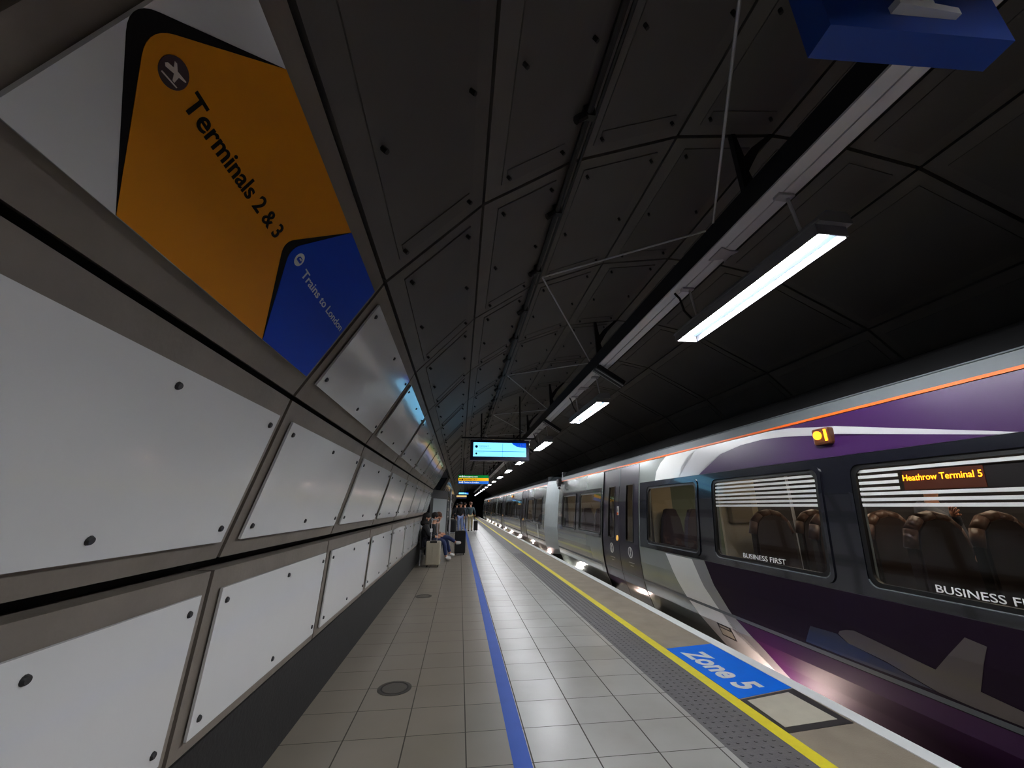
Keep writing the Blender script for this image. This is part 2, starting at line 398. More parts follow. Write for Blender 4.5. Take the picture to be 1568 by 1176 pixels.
text('lettering', 'Trains to London', .525, .035, fq(1.437, .406, .0262), (0, 1, 0), t3, WHITEP, signt, .006)
# ceiling studs (visible bolt heads)
bm = bmesh.new()
for k in range(-1, 16):
    for j in (4, 5, 6, 7):
        L = facet(j)[3]
        for yb in (RY0+RS*(k-1)+.16, RY0+RS*(k-.5), RY0+RS*k-.16):
            for s in (.17, L-.16):
                c = fp(j, yb, s, .01); n = facet(j)[2]; tube(bm, [c, c+n*.03], .012, 6)
tag(obj('ceiling_studs', bm, BLACK), 'dark bolt heads on the ceiling segments', kind='structure')
# ------------------------------------------------------------------ cable run, beam, rods
bm = bmesh.new(); tube(bm, [(.68, -4.5, 3.76), (.68, 60, 3.76)], .022, 8); tube(bm, [(.735, -4.5, 3.79), (.735, 60, 3.79)], .012, 6)
cab = tag(obj('cable_run', bm, BLACK), 'black cable run along the ceiling left of the lighting beam', 'cable')
proto = None; n_ = 0
y = -1.6
while y < 26:
    if proto is None:
        bm = bmesh.new(); tube(bm, [(.60, 0, 3.70), (.70, 0, 3.78)], .026, 8); box(bm, .645, .715, -.02, .02, 3.73, 3.82)
        proto = obj('cable_clamp', bm, BLACK); c = proto
    else: c = proto.copy(); C.objects.link(c)
    c.location.y = y; tag(c, 'black clamp holding the ceiling cable run, %s from the near end' % ORD[n_], 'clamp', 'clamps on the cable run'); n_ += 1
    y += .815
beam = empty('lighting_beam', (2.1, 0, 3.56), 'long grey lighting beam with slotted pale underside running along the platform ceiling', 'beam')
bm = bmesh.new(); box(bm, 2.0, 2.02, -4.5, 62, 3.56, 3.74); box(bm, 2.18, 2.2, -4.5, 62, 3.56, 3.74); box(bm, 2.0, 2.2, -4.5, 62, 3.74, 3.75)
obj('web', bm, DKSTEEL, beam)
bm = bmesh.new(); box(bm, 2.0, 2.10, -4.5, 62, 3.545, 3.56); box(bm, 2.112, 2.2, -4.5, 62, 3.545, 3.56); obj('underside', bm, mat('beam underside', (222, 222, 226), .5), beam)
bm = bmesh.new(); box(bm, 2.09, 2.12, -4.5, 62, 3.56, 3.57); obj('slot', bm, BLACK, beam)
for i in range(0, 10):
    yj = RY0 + RS*2*i
    bm = bmesh.new()
    prism(bm, [(2.0, 3.74), (2.12, 3.74), (2.07, 3.92), (2.20, 4.14), (2.38, 4.33), (2.33, 4.33), (2.14, 4.16), (2.06, 4.06), (2.02, 4.32), (1.99, 4.32)], 'y', yj-.02, yj+.02)
    tag(obj('beam_hanger', bm, DKSTEEL), 'black forked hanger fixing the lighting beam to the ceiling, %s from the camera' % ORD[i], 'bracket', 'hangers of the lighting beam')
i = 0
for a in [.25+3.2*k for k in range(0, 8)]:
    for (b, sd) in ((a-.95, 'near'), (a+2.15, 'far')):
        bm = bmesh.new(); tube(bm, [(.765, a, 3.79), (1.98, b, 3.73)], .009, 6)
        tag(obj('brace_rod', bm, GALV), 'thin steel brace rod from cable run to beam, %s pair, %s rod' % (ORD[int(i/2)], sd), 'rod', 'zigzag brace rods'); i += 1
for i, yb in enumerate((5.35, 9.2, 13.0, 17.0)):
    t = empty('equipment_bar', (2.15, yb, 3.5), 'dark grooved bar mounted across the lighting beam, %s from the camera' % ORD[i], 'bar', 'bars across the beam')
    bm = bmesh.new(); prism(bm, [(1.96, 3.50), (2.0, 3.56), (2.40, 3.30), (2.37, 3.24)], 'y', yb-.09, yb+.09); obj('housing', bm, DKSTEEL, t)
    for dy in (-.05, .05):
        bm = bmesh.new(); prism(bm, [(1.96, 3.49), (1.96, 3.50), (2.37, 3.24), (2.37, 3.23)], 'y', yb+dy-.008, yb+dy+.008); obj('ridge', bm, GALV, t)
# lights
TUBE = mat('lit tube', (255, 255, 255), .5, emit=LAMP, ecol=(247, 249, 252))
REFL = mat('self-lit reflector', (60, 72, 84), .6, emit=.62, ecol=(165, 205, 245))  # own bluish glow stands in for tube light bounced off the reflector
REFW = mat('self-lit white reflector', (240, 240, 240), .5, emit=2.5, ecol=(255, 252, 246))  # emits by itself, in place of the tube's light on it
HOUS = mat('lamp housing', (120, 120, 125), .5)
def lamp(y0, lab, n):
    L = 1.55; t = empty('strip_light', (2.18, y0, 3.12), lab, 'light', 'strip lights under the beam')
    bm = bmesh.new(); prism(bm, [(2.05, 3.118), (2.272, 3.118), (2.275, 3.13), (2.25, 3.20), (2.11, 3.20), (2.045, 3.13)], 'y', y0-.05, y0+L+.05); obj('housing', bm, HOUS, t)
    bm = bmesh.new(); tube(bm, [(2.15, y0+.01, 3.090), (2.15, y0+L-.01, 3.090)], .02, 12); obj('tube', bm, TUBE, t, True)
    bm = bmesh.new(); box(bm, 2.052, 2.18, y0, y0+L, 3.1165, 3.1175); obj('white_reflector', bm, REFW, t)
    bm = bmesh.new(); box(bm, 2.186, 2.257, y0, y0+L, 3.106, 3.112); obj('reflector', bm, REFL, t)
    bm = bmesh.new(); box(bm, 2.258, 2.264, y0, y0+L, 3.050, 3.117); obj('cutoff_strip', bm, DKSTEEL, t)  # right skirt, added to keep tube light off the ceiling
    bm = bmesh.new(); box(bm, 2.045, 2.050, y0-.02, y0+L+.02, 3.043, 3.12); obj('cutoff_skirt', bm, HOUS, t)  # added skirt, depth shaped to cut tube light off the upper wall
    for ye in (y0-.02, y0+L+.01):
        bm = bmesh.new(); box(bm, 2.05, 2.258, ye, ye+.008, 3.05, 3.118); obj('end_cap', bm, HOUS, t)
    for yb in (y0+.2, y0+L-.15):
        bm = bmesh.new(); tube(bm, [(2.15, yb, 3.55), (2.20, yb, 3.19)], .011, 8); obj('hanger_rod', bm, GALV, t)
        bm = bmesh.new(); box(bm, 2.07, 2.19, yb-.03, yb+.03, 3.52, 3.544, bev=.005); obj('rod_clamp', bm, GALV, t)
    if n < 6:
        bm = bmesh.new(); ym = y0+L*.55
        prism(bm, [(ym-.09, 2.06), (ym+.09, 2.06), (ym+.05, 2.17), (ym+.10, 2.21), (ym, 2.20), (ym-.06, 2.23), (ym-.06, 2.15)], 'x', 0, .012)
        for v in bm.verts: v.co = Vector((v.co.z, v.co.y, 3.532+v.co.x))
        obj('bracket_plate', bm, GALV, t)
        bm = bmesh.new(); yb = y0+L-.15
        tube(bm, [(2.06, yb+.1, 3.54), (2.08, yb+.06, 3.46), (2.12, yb+.08, 3.34), (2.17, yb+.05, 3.24), (2.19, yb, 3.2)], .012, 6); obj('cable', bm, BLACK, t)
    return t
n_ = 0
for k in range(-1, 15):
    lamp(1.69+3.93*k, 'lit fluorescent strip light, %s from the near end of the beam' % ORD[n_], n_); n_ += 1
# ------------------------------------------------------------------ the train
PROF = [(3.42, -.45), (3.34, -.25), (3.255, 0.0), (3.19, .15), (3.15, .36), (3.128, .6), (3.124, .85), (3.15, 1.15), (3.19, 1.6), (3.245, 2.0), (3.285, 2.28), (3.34, 2.42), (3.55, 2.62), (3.9, 2.76), (4.53, 2.82)]
ZB = [p[1] for p in PROF]
def px(z):
    for (x0, z0), (x1, z1) in zip(PROF[:-1], PROF[1:]):
        if z <= z1: 
            t = (z-z0)/(z1-z0); return x0+(x1-x0)*max(t, -1)
    return PROF[-1][0]
def skin(name, polys, m, parent, off=0.0, th=.02, nose=None):
    """painted or panelled patch following the body side; polys in (y, z)"""
    bm = bmesh.new()
    for P in polys:
        P2 = []
        for p in P:
            if not P2 or math.dist(p, P2[-1]) > 1e-4: P2.append(p)
        try: bm.faces.new([bm.verts.new((0, p[0], p[1])) for p in P2])
        except ValueError: pass
    bmesh.ops.triangulate(bm, faces=bm.faces)
    bmesh.ops.dissolve_limit(bm, angle_limit=.01, verts=bm.verts, edges=bm.edges)
    zs = [z for z in ZB] + [1.4, 1.8, .2, 2.15]
    for z in zs:
        bmesh.ops.bisect_plane(bm, geom=bm.verts[:]+bm.edges[:]+bm.faces[:], plane_co=(0, 0, z), plane_no=(0, 0, 1), dist=1e-5)
    if nose:
        for k in range(1, 12):
            bmesh.ops.bisect_plane(bm, geom=bm.verts[:]+bm.edges[:]+bm.faces[:], plane_co=(0, nose[0]+(nose[1]-nose[0])*k/12, 0), plane_no=(0, 1, 0), dist=1e-5)
    bmesh.ops.triangulate(bm, faces=[f for f in bm.faces if len(f.verts) > 4])
    for v in bm.verts:
        dx = nose[2](v.co.y) if nose else 0
        v.co.x = px(v.co.z) - off + dx
    for f in bm.faces:
        f.normal_update()
        if f.normal.x > 0: f.normal_flip()
    if th:
        fs = bm.faces[:]; be = [(e.verts[0], e.verts[1]) for e in bm.edges if len(e.link_faces) == 1]; mp = {v: bm.verts.new((v.co.x+th, v.co.y, v.co.z)) for v in bm.verts[:]}
        for f in fs: bm.faces.new([mp[v] for v in f.verts][::-1])
        for a, b in be: bm.faces.new((a, b, mp[b], mp[a]))
    me = bpy.data.meshes.new(name); bmesh.ops.recalc_face_normals(bm, faces=bm.faces); bm.to_mesh(me); bm.free()
    return link(name, me, m, parent)
def cells(y0, y1, z0, z1, holes):
    out = []; ys = sorted({y0, y1} | {min(max(v, y0), y1) for h in holes for v in h[:2]}); zs = sorted({z0, z1} | {min(max(v, z0), z1) for h in holes for v in h[2:]})
    for a, b in zip(ys[:-1], ys[1:]):
        for c, d in zip(zs[:-1], zs[1:]):
            my, mz = (a+b)/2, (c+d)/2
            if any(h[0] < my < h[1] and h[2] < mz < h[3] for h in holes): continue
            out.append([(a, c), (b, c), (b, d), (a, d)])
    return out
def ring_skin(name, outer, inner, m, parent, off, th):
    bm = bmesh.new(); n = len(outer)
    A = [bm.verts.new((px(p[1])-off, p[0], p[1])) for p in outer]; B = [bm.verts.new((px(p[1])-off, p[0], p[1])) for p in inner]
    A2 = [bm.verts.new((px(p[1])-off+th, p[0], p[1])) for p in outer]; B2 = [bm.verts.new((px(p[1])-off+th, p[0], p[1])) for p in inner]
    for i in range(n):
        k = (i+1) % n
        bm.faces.new((A[i], A[k], B[k], B[i])); bm.faces.new((A2[i], B2[i], B2[k], A2[k])); bm.faces.new((A[i], A2[i], A2[k], A[k])); bm.faces.new((B[i], B[k], B2[k], B2[i]))
    return obj(name, bm, m, parent)
def scaled_rr(y0, y1, z0, z1, r, d):
    """matching inner/outer outlines of a rounded opening"""
    base = rrect(y0, y1, z0, z1, r); cy, cz = (y0+y1)/2, (z0+z1)/2; hy, hz = (y1-y0)/2, (z1-z0)/2
    return base, [(cy+(p[0]-cy)*(hy+d)/hy, cz+(p[1]-cz)*(hz+d)/hz) for p in base]
LEDM = mat('led amber', (255, 150, 20), .5, emit=3.0, ecol=(255, 150, 20))
AMB = mat('amber lamp', (255, 170, 30), .4, emit=3.5, ecol=(255, 150, 20))
INLIT = mat('interior lamp', (255, 235, 205), .5, emit=30, ecol=(255, 232, 198))
INDIM = mat('interior lamp dim', (255, 235, 205), .5, emit=8, ecol=(255, 228, 195))
def window(car, y0, y1, T, detail=True):
    a, b = min(T(y0), T(y1)), max(T(y0), T(y1))
    g0, g1, gz0, gz1 = a, b, .955, 1.795
    inner, outer = scaled_rr(g0, g1, gz0, gz1, .07, .035)
    w = ring_skin('window', outer, inner, RUB, car, .006, .03)
    o2 = [(p[0], p[1]) for p in outer]; _, out2 = scaled_rr(g0, g1, gz0, gz1, .07, .068)
    r2 = ring_skin('window_frame', out2, o2, TBAND, w, .016, .04)
    skin('glass', [inner], GLASS, w, -.012, 0)
    if detail:
        bm = bmesh.new()
        pts = [p for p in outer if p[1] < gz0+.03]
        for p0, p1 in zip(pts[:-1], pts[1:]):
            if math.dist(p0, p1) < .5: tube(bm, [(px(p0[1])-.012, p0[0], p0[1]), (px(p1[1])-.012, p1[0], p1[1])], .006, 6)
        obj('drip_rail', bm, TGUT, w)
def seat(x, y, first, lab, grp, face=1):
    t = empty('seat', (x+.25, y, .2), lab, 'seat', grp)
    w = .52 if first else .44; top = 1.43 if first else 1.47
    bm = bmesh.new()
    if first: prof = [(0, .6), (.02, 1.2), (.06, 1.33), (.14, 1.405), (.26, top), (.38, 1.405), (.46, 1.33), (.50, 1.2), (.52, .6)]
    else: prof = [(0, .6), (.02, 1.0), (.07, 1.3), (.12, top-.02), (.16, top), (.28, top), (.32, top-.02), (.37, 1.3), (.42, 1.0), (.44, .6)]
    prism(bm, [(x+p[0], p[1]) for p in prof], 'y', y-.05, y+.05)
    bmesh.ops.bevel(bm, geom=[e for e in bm.edges if abs(e.verts[0].co.y-e.verts[1].co.y) < 1e-6], offset=.02, segments=2, affect='EDGES')
    obj('backrest', bm, SEATM if first else SEATS, t)
    bm = bmesh.new()
    if first:
        P = [(p[0], p[1]) for p in prof[1:-1]]
        for p0, p1 in zip(P[:-1], P[1:]): tube(bm, [(x+p0[0], y, p0[1]), (x+p1[0], y, p1[1])], .045, 8)
        obj('piping', bm, SEATT, t, True)
    else: bm.free()
    bm = bmesh.new(); box(bm, x+.02, x+w-.02, y+.05*face, y+.42*face, .55, .68, bev=.02); obj('cushion', bm, SEATM if first else SEATS, t)
    bm = bmesh.new(); box(bm, x+.12, x+w-.12, y+.1*face, y+.4*face, .2, .56); obj('pedestal', bm, DKSTEEL, t)
    return t
def carriage(Y0, mirror, label, first):
    """Y0: where the end at local 12.9 stands"""
    T = (lambda y: Y0 - 12.9 + y) if not mirror else (lambda y: Y0 + 12.9 - y)
    car = empty('train_carriage', (4.53, T(3), -1.0), label, 'train carriage', 'carriages of the train')
    yA, yB = sorted((T(12.9), T(-7.0)))
    wins = [(10.93, 12.25), (8.93, 10.5), (5.15, 6.55), (3.245, 4.73), (1.25, 2.86), (-.45, 1.05), (-4.5, -2.9), (-6.4, -4.8)]
    doors = [(6.95, 8.78), (-2.65, -.82)]
    hol = []
    for a, b in wins: a, b = sorted((T(a), T(b))); hol.append((a-.005, b+.005, .95, 1.80))
    dh = []
    for a, b in doors: a, b = sorted((T(a), T(b))); dh.append((a, b, -.12, 2.265))
    skin('body_side', cells(yA, yB, -.12, 2.28, hol+dh), TGREY, car, 0, .05)
    # dark band round the windows
    bands = [(9.0-.13, 12.45), (-7, 6.88)] if not mirror else [(8.87, 12.45), (-6.7, 6.88)]
    for a, b in bands:
        a, b = sorted((T(a), T(b)))
        skin('window_band', cells(a, b, .85, 1.915, hol+[(d[0]-.02, d[1]+.02, d[2], d[3]) for d in dh]), TBAND, car, .004, .004)
    skin('orange_line', [[(yA, 2.282), (yB, 2.282), (yB, 2.305), (yA, 2.305)]], TORNG, car, .012, .03)
    skin('gutter', [[(yA, 2.305), (yB, 2.305), (yB, 2.42), (yA, 2.42)]], TGUT, car, .0, .04)
    bm = bmesh.new(); tube(bm, [(px(2.42)-.004, yA, 2.42), (px(2.42)-.004, yB, 2.42)], .007, 6); obj('gutter_lip', bm, TGUT, car)
    skin('sole_line', cells(yA, yB, .288, .322, dh), TGUT, car, .005, .01)
    skin('sole_black_line', cells(yA, yB, .325, .335, dh), RUB, car, .002, .004)  # thin black line above the sole line
    bm = bmesh.new()
    P = PROF[11:] + [(9.06-p[0], p[1]) for p in PROF[11:-1]][::-1]
    Q = [(p[0], p[1]-.05) for p in P][::-1]
    prism(bm, P+Q, 'y', yA, yB); obj('roof', bm, TROOF, car)
    bm = bmesh.new(); box(bm, 5.72, 5.86, yA, yB, .0, .95); box(bm, 5.72, 5.86, yA, yB, 1.8, 2.42); 
    box(bm, 5.74, 5.84, yA, yB, .95, 1.8); obj('far_side', bm, TDARK, car)
    bm = bmesh.new(); box(bm, 3.30, 5.75, yA+.02, yB-.02, .02, .10); obj('interior_floor', bm, TDARK, car)
    bm = bmesh.new(); box(bm, 3.40, 5.7, yA+.05, yB-.05, 2.14, 2.2); obj('interior_ceiling', bm, TCREAM, car)
    bm = bmesh.new()
    for x in (3.95, 5.0):
        yy = yA+.8
        while yy < yB-1: box(bm, x, x+.08, yy, yy+.9, 2.125, 2.139); yy += 2.2
    obj('interior_lamps', bm, INLIT if first else INDIM, car)
    bm = bmesh.new(); box(bm, 3.45, 5.6, yA+.1, yB-.1, -.72, -.05); obj('underframe', bm, BLACK, car)
    # underframe boxes and steps near the platform gap
    bm = bmesh.new(); yy = yA+.4; rnd = random.Random(7)
    while yy < yB-.6:
        L = rnd.uniform(.3, .9); h = rnd.uniform(.05, .14)
        box(bm, 3.28, 3.44, yy, yy+L*.7, -.33-h, -.18-rnd.uniform(0, .05)); yy += L+rnd.uniform(.05, .5)
    obj('underframe_steps', bm, UNDER, car)
    # wheels
    for yb in (T(10.9), T(-5.0)):
        for dy in (-1.15, 1.15):
            bm = bmesh.new()
            prism(bm, [(yb+dy+.40*math.cos(a), -.5+.40*math.sin(a)) for a in [k*PI/12 for k in range(24)]], 'x', 3.76, 3.90); obj('wheel', bm, DKSTEEL, car)
    for a, b in wins: window(car, a, b, T, abs(T(a)) < 24)
    for a, b in doors:
        a, b = sorted((T(a), T(b))); mid = (a+b)/2
        fr = skin('door_surround', [[(a-.03, -.12), (a, -.12), (a, 2.265), (a-.03, 2.265)], [(b, -.12), (b+.03, -.12), (b+.03, 2.265), (b, 2.265)]], RUB, car, .006, .02)
        for (c, d) in ((a+.01, mid-.008), (mid+.008, b-.01)):
            w0, w1 = (c+.25, d-.33) if c < mid-.1 and d < mid else (c+.16, d-.42)
            w0, w1 = c+.24, c+.24+.31
            if c > mid: w0, w1 = d-.24-.32-.1, d-.24-.1
            dr = skin('door', cells(c, d, -.11, 2.26, [(w0, w1, .89, 1.905)]), TDOOR, car, -.012, .035)
            inner, outer = scaled_rr(w0, w1, .89, 1.905, .03, .02)
            ring_skin('door_window_frame', outer, inner, RUB, dr, -.004, .03)
            skin('door_glass', [inner], GLASS, dr, -.022, 0)
            cy, cz = (w0+w1)/2, .70
            # round sticker with a cross
            ring_skin('door_symbol', [(cy+.095*math.cos(q), cz+.095*math.sin(q)) for q in [k*PI/14 for k in range(28)]], [(cy+.080*math.cos(q), cz+.080*math.sin(q)) for q in [k*PI/14 for k in range(28)]], TLIGHT, dr, -.008, .003)
            for s in (-1, 1): skin('door_symbol', [[(cy-.035, cz-.07*s-.006), (cy-.022, cz-.07*s+.006), (cy+.035, cz+.07*s+.006), (cy+.022, cz+.07*s-.006)]], TLIGHT, dr, -.008, .003)
            skin('door_text', [[(cy-.12+.0, zz), (cy+.12, zz), (cy+.12, zz+.012), (cy-.12, zz+.012)] for zz in (.52, )] + [[(cy-.06, .47), (cy+.06, .47), (cy+.06, .482), (cy-.06, .482)]], TMID, dr, -.008, .003)
            skin('door_step_line', [[(c, .285), (d, .285), (d, .32), (c, .32)]], TGUT, dr, -.006, .006)
        bm = bmesh.new(); box(bm, 3.17, 3.30, a+.03, b-.03, -.20, -.165); st = obj('door_step', bm, UNDER, car)
        bm = bmesh.new(); box(bm, 3.155, 3.17, a+.03, b-.03, -.195, -.16); obj('step_edge', bm, YEL, st)
        skin('door_seal', [[(mid-.035, 1.9), (mid+.035, 1.9), (mid+.035, 2.255), (mid-.035, 2.255)]], TGUT, car, -.008, .006)
        skin('door_sign', [[(mid+.0, 1.34), (mid+.09, 1.34), (mid+.09, 1.51), (mid+.0, 1.51)]], TLIGHT, car, -.008, .004)
        skin('door_sign_print', [[(mid+.01, 1.35), (mid+.08, 1.35), (mid+.08, 1.39), (mid+.01, 1.39)]], TORNG, car, -.003, .002)
        skin('door_sign_print', [[(mid+.032, 1.41), (mid+.058, 1.41), (mid+.045, 1.49)]], RUB, car, -.003, .002)
        cyb = mid+.07
        skin('door_button', [[(cyb+.038*math.cos(q), .91+.05*math.sin(q)) for q in [k*PI/8 for k in range(16)]]], mat('button amber', (250, 205, 120), .4, emit=.5, ecol=(255, 190, 90)), car, .002, .02)
    # partitions
    for yp, m, xr in ((4.98, TCREAM, 3.95), (6.9, TCREAM, 3.8), (8.83, TBRD, 4.3), (12.6, TBRD, 5.7)):
        bm = bmesh.new(); box(bm, 3.42, xr, T(yp)-.02, T(yp)+.02, .1, 2.13); obj('partition', bm, m, car)
    bm = bmesh.new(); box(bm, 3.8, 5.0, T(6.9)-.02, T(6.9)+.02, .1, 2.13); obj('partition', bm, TGREEN, car)
    for xp, yp in ((4.45, 4.95), (4.4, 4.2), (4.35, 6.85)):
        bm = bmesh.new(); tube(bm, [(xp, T(yp), .1), (xp, T(yp), 2.13)], .018, 8); obj('grab_pole', bm, GALV, car)
    # hazard lamp
    lt = T(3.085)
    bm = bmesh.new(); box(bm, px(2.1)-.06, px(2.1)+.02, lt-.085, lt+.085, 2.03, 2.18, bev=.02); obj('lamp_housing', bm, mat('lamp brown', (90, 50, 24), .35), car)
    bm = bmesh.new(); tube(bm, [(px(2.1)-.058, lt+.02, 2.115), (px(2.1)-.072, lt+.02, 2.115)], .038, 14); box(bm, px(2.1)-.066, px(2.1)-.058, lt-.068, lt-.048, 2.06, 2.16); obj('lamp_lens', bm, AMB, car)
    # car end
    e = T(12.9); s = -1 if mirror else 1
    bm = bmesh.new(); box(bm, 3.35, 5.7, min(e, e-s*.06), max(e, e-s*.06), -.1, 2.6); obj('end_wall', bm, TGUT, car)
    return car, T
car1, T1 = carriage(12.9, False, 'nearest dark purple train carriage with first class windows and curved pale stripes', True)
# livery paint on the first carriage
YN = -7.0
low1 = [(6.01, .83), (5.93, .72), (5.77, .487), (5.59, .307), (5.40, .15), (5.22, 0), (5.04, -.115)]
low2 = [(5.31, .83), (5.124, .53), (4.9, .318), (4.69, .093), (4.45, -.03), (4.30, -.115)]
low3 = [(5.03, .845), (4.9, .583), (4.67, .313), (4.375, .122), (4.229, -.014), (4.10, -.115)]
skin('purple_paint', [[(YN, .845)] + low3 + [(YN, -.115)]], mat('train lower purple', (24, 9, 27), .6, spec=.12), car1, .0035, .003)
skin('light_stripe', [low1 + low2[::-1]], TLIGHT, car1, .0045, .004)
skin('grey_stripe', [low2 + low3[::-1]], mat('stripe grey lower', (120, 120, 122), .3, coat=.6), car1, .0045, .004)
u1 = [(6.31, 1.92), (6.265, 2.066), (6.122, 2.195), (5.95, 2.278)]
u2 = [(5.564, 1.92), (5.484, 2.084), (5.329, 2.194), (5.10, 2.278)]
u3 = [(5.048, 1.92), (4.96, 1.985), (4.848, 2.04), (4.572, 2.138), (4.194, 2.195), (3.847, 2.205), (3.55, 2.184), (3.176, 2.131), (2.99, 2.112), (2.42, 2.01), (1.93, 1.918)]
u4 = [(4.2, 2.278), (3.75, 2.276), (3.45, 2.255), (3.166, 2.206), (2.988, 2.182), (2.417, 2.052), (1.843, 1.918)]
skin('light_stripe', [u1 + u2[::-1]], TLIGHT, car1, .0045, .004)
skin('grey_stripe', [u2 + u4 + u3[::-1]], mat('stripe pale grey upper', (178, 178, 180), .3, coat=.6), car1, .0045, .004)
skin('purple_paint', [u3 + [(YN, 1.918), (YN, 2.278)] + [(4.2, 2.278)][::-1] + []] if False else [[(p[0], p[1]) for p in u3]], TPURP, car1, .0035, .003)
skin('purple_paint', [u4 + [(YN, 1.918), (YN, 2.279)]], TPURP, car1, .0035, .003)
skin('skirt_lit_paint', [[(YN, .28), (4.64, .28), (4.375, .122), (4.229, -.014), (4.10, -.115), (YN, -.115)]], mat('skirt lamplit purple', (52, 12, 58), .5, spec=.2), car1, .0042, .003)  # same dark livery purple, colour lightened for the gap lamps' light on it
sp = skin('skirt_plate', [[(4.79, .01), (5.05, .01), (5.05, .15), (4.79, .15)]], RUB, car1, .0062, .004)
skin('plate_print', [[(4.81, .025), (5.03, .025), (5.03, .10), (4.81, .10)], [(4.83, .115), (5.01, .115), (5.01, .135), (4.83, .135)]], BEIGE, sp, .0075, .003)
# aeroplane silhouette
pl = [(3.283, .504), (3.262, .53), (3.2, .552), (3.129, .567), (2.898, .53), (2.603, .482), (2.368, .731), (2.267, .711), (2.313, .608), (2.384, .443), (2.208, .417), (1.9, .37), (1.6, .34), (1.6, .336), (2.24, .337), (2.45, .336), (2.633, .345), (2.937, .421), (3.212, .455)]
skin('aeroplane_motif', [pl], PLANEM, car1, .0052, .004)
skin('blue_motif', [[(3.66, .34), (3.56, .49), (3.30, .50), (3.22, .455), (2.92, .41), (2.66, .345), (3.1, .338)]], mat('train blue tint', (12, 20, 50), .4, coat=.3), car1, .0047, .003)
# privacy stripes, display and lettering on glass
def stripes(y0, y1, zs, cut=None):
    P = []
    for i, z in enumerate(zs):
        a = y0
        if cut and i in cut[1]: a = cut[0]
        P.append([(a, z-.0115), (y1, z-.0115), (y1, z+.0115), (a, z+.0115)])
    skin('privacy_stripes', P, TLIGHT, car1, -.006, .003)
stripes(3.26, 4.715, [1.772, 1.728, 1.684, 1.64, 1.596, 1.554, 1.513])
stripes(1.265, 2.85, [1.772, 1.727, 1.680, 1.634, 1.597, 1.553, 1.513], (2.55, (1, 2, 3)))
skin('display_screen', [[(1.3, 1.612), (2.53, 1.612), (2.53, 1.755), (1.3, 1.755)]], mat('display dark', (30, 20, 16), .6), car1, -.02, .02)
skin('display_glow_panel', [[(2.06, 1.617), (2.525, 1.617), (2.525, 1.75), (2.06, 1.75)]], mat('led panel brown', (70, 32, 14), .6, emit=.05, ecol=(255, 110, 20)), car1, -.016, .003)
tilt = Vector((px(1.75)-px(1.6), 0, .15))
text('display_text', 'Heathrow Terminal 5', .455, .042, (px(1.70)-.004+.012, 2.522, 1.680), (0, -1, 0), tilt, LEDM, car1, 0)
tl = Vector((px(1.05)-px(.95), 0, .1))
text('window_lettering', 'BUSINESS FIRST', .575, .045, (px(.97)-.004, 2.455, .966), (0, -1, 0), tl, WHITEP, car1, .004)
text('window_lettering', 'BUSINESS FIRST', .59, .046, (px(.97)-.004, 4.285, .968), (0, -1, 0), tl, WHITEP, car1, .004)
# cctv on the carriage end, seats
bm = bmesh.new(); box(bm, 3.14, 3.26, 12.62, 12.88, 2.20, 2.36, bev=.02); box(bm, 3.10, 3.2, 12.5, 12.66, 2.12, 2.26, bev=.02); tube(bm, [(3.16, 12.55, 2.1), (3.12, 12.42, 2.06)], .04, 10); obj('camera_pod', bm, BLACK, car1)
k_ = 0
for y in (1.05, 1.9, 2.75, 3.6, 4.42):
    for x, w in ((3.38, 'window'), (3.98, 'aisle')):
        seat(x, y, True, 'brown leather first class seat by the %s, %s row from the right edge' % (w, ORD[k_//2]), 'first class seats'); k_ += 1
k_ = 0
for y in (5.95, 6.7, 9.4, 10.2, 11.3, 12.1):
    seat(3.42, y, False, 'dark patterned train seat behind the glass, %s row beyond the partition' % ORD[k_], 'standard seats', -1); k_ += 1
bm = bmesh.new(); box(bm, 3.5, 3.80, 4.87, 4.955, 1.30, 1.66, bev=.01)
obj('notice_box', bm, mat('notice box', (150, 140, 122), .5), car1)
# other carriages
car2, T2 = carriage(14.95, True, 'second train carriage, grey with dark window band, beyond the first coupling', False)
car3, T3 = carriage(55.2, False, 'farthest train carriage standing toward the tunnel end', False)
# rounded grey nose of the second carriage
def nose(y): return .42*(1-math.sqrt(max(0, 1-((14.95-y)/1.95)**2)))
skin('cab_end', [[(13.05, .05), (14.95, -.1), (14.95, 2.42), (13.05, 2.36)]], mat('cab end grey', (158, 166, 168), .3, coat=.5, noise=.08), car2, 0, .05, nose=(13.05, 14.95, nose))
bm = bmesh.new(); box(bm, 3.6, 5.5, 13.1, 14.9, -.1, 2.3); obj('cab_interior', bm, BLACK, car2)
skin('light_stripe', [[(16.05, .33), (16.3, .33), (16.45, .84), (16.2, .84)]], TLIGHT, car2, .006, .004)
skin('light_stripe', [[(17.6, 1.93), (17.95, 1.93), (18.2, 2.27), (17.85, 2.27)]], TLIGHT, car2, .006, .004)
bm = bmesh.new(); box(bm, 3.55, 5.5, 34.86, 35.26, 0, 2.3); obj('coupling_bellows', bm, BLACK, car2)
# lamps on the platform wall beneath the edge, lighting the gap
for i in range(-1, 14):
    y0 = 4.1*i; 
    if i <= 0: continue
    warm = (255, 226, 214) if i != 3 else (255, 250, 240)
    t = empty('track_lamp', (3.06, y0, -.30), 'small lamp beneath the platform edge lighting the train skirt, %s along' % ORD[i-1], 'lamp', 'lamps in the platform gap')
    bm = bmesh.new(); box(bm, 3.03, 3.035, y0-.2, y0+.2, -.46, -.36); obj('backplate', bm, DKSTEEL, t)
    bm = bmesh.new(); box(bm, 3.035, 3.05, y0-.15, y0+.15, -.44, -.38); obj('lens', bm, mat('track lamp %d' % (i == 3), warm, .5, emit=260, ecol=warm), t)
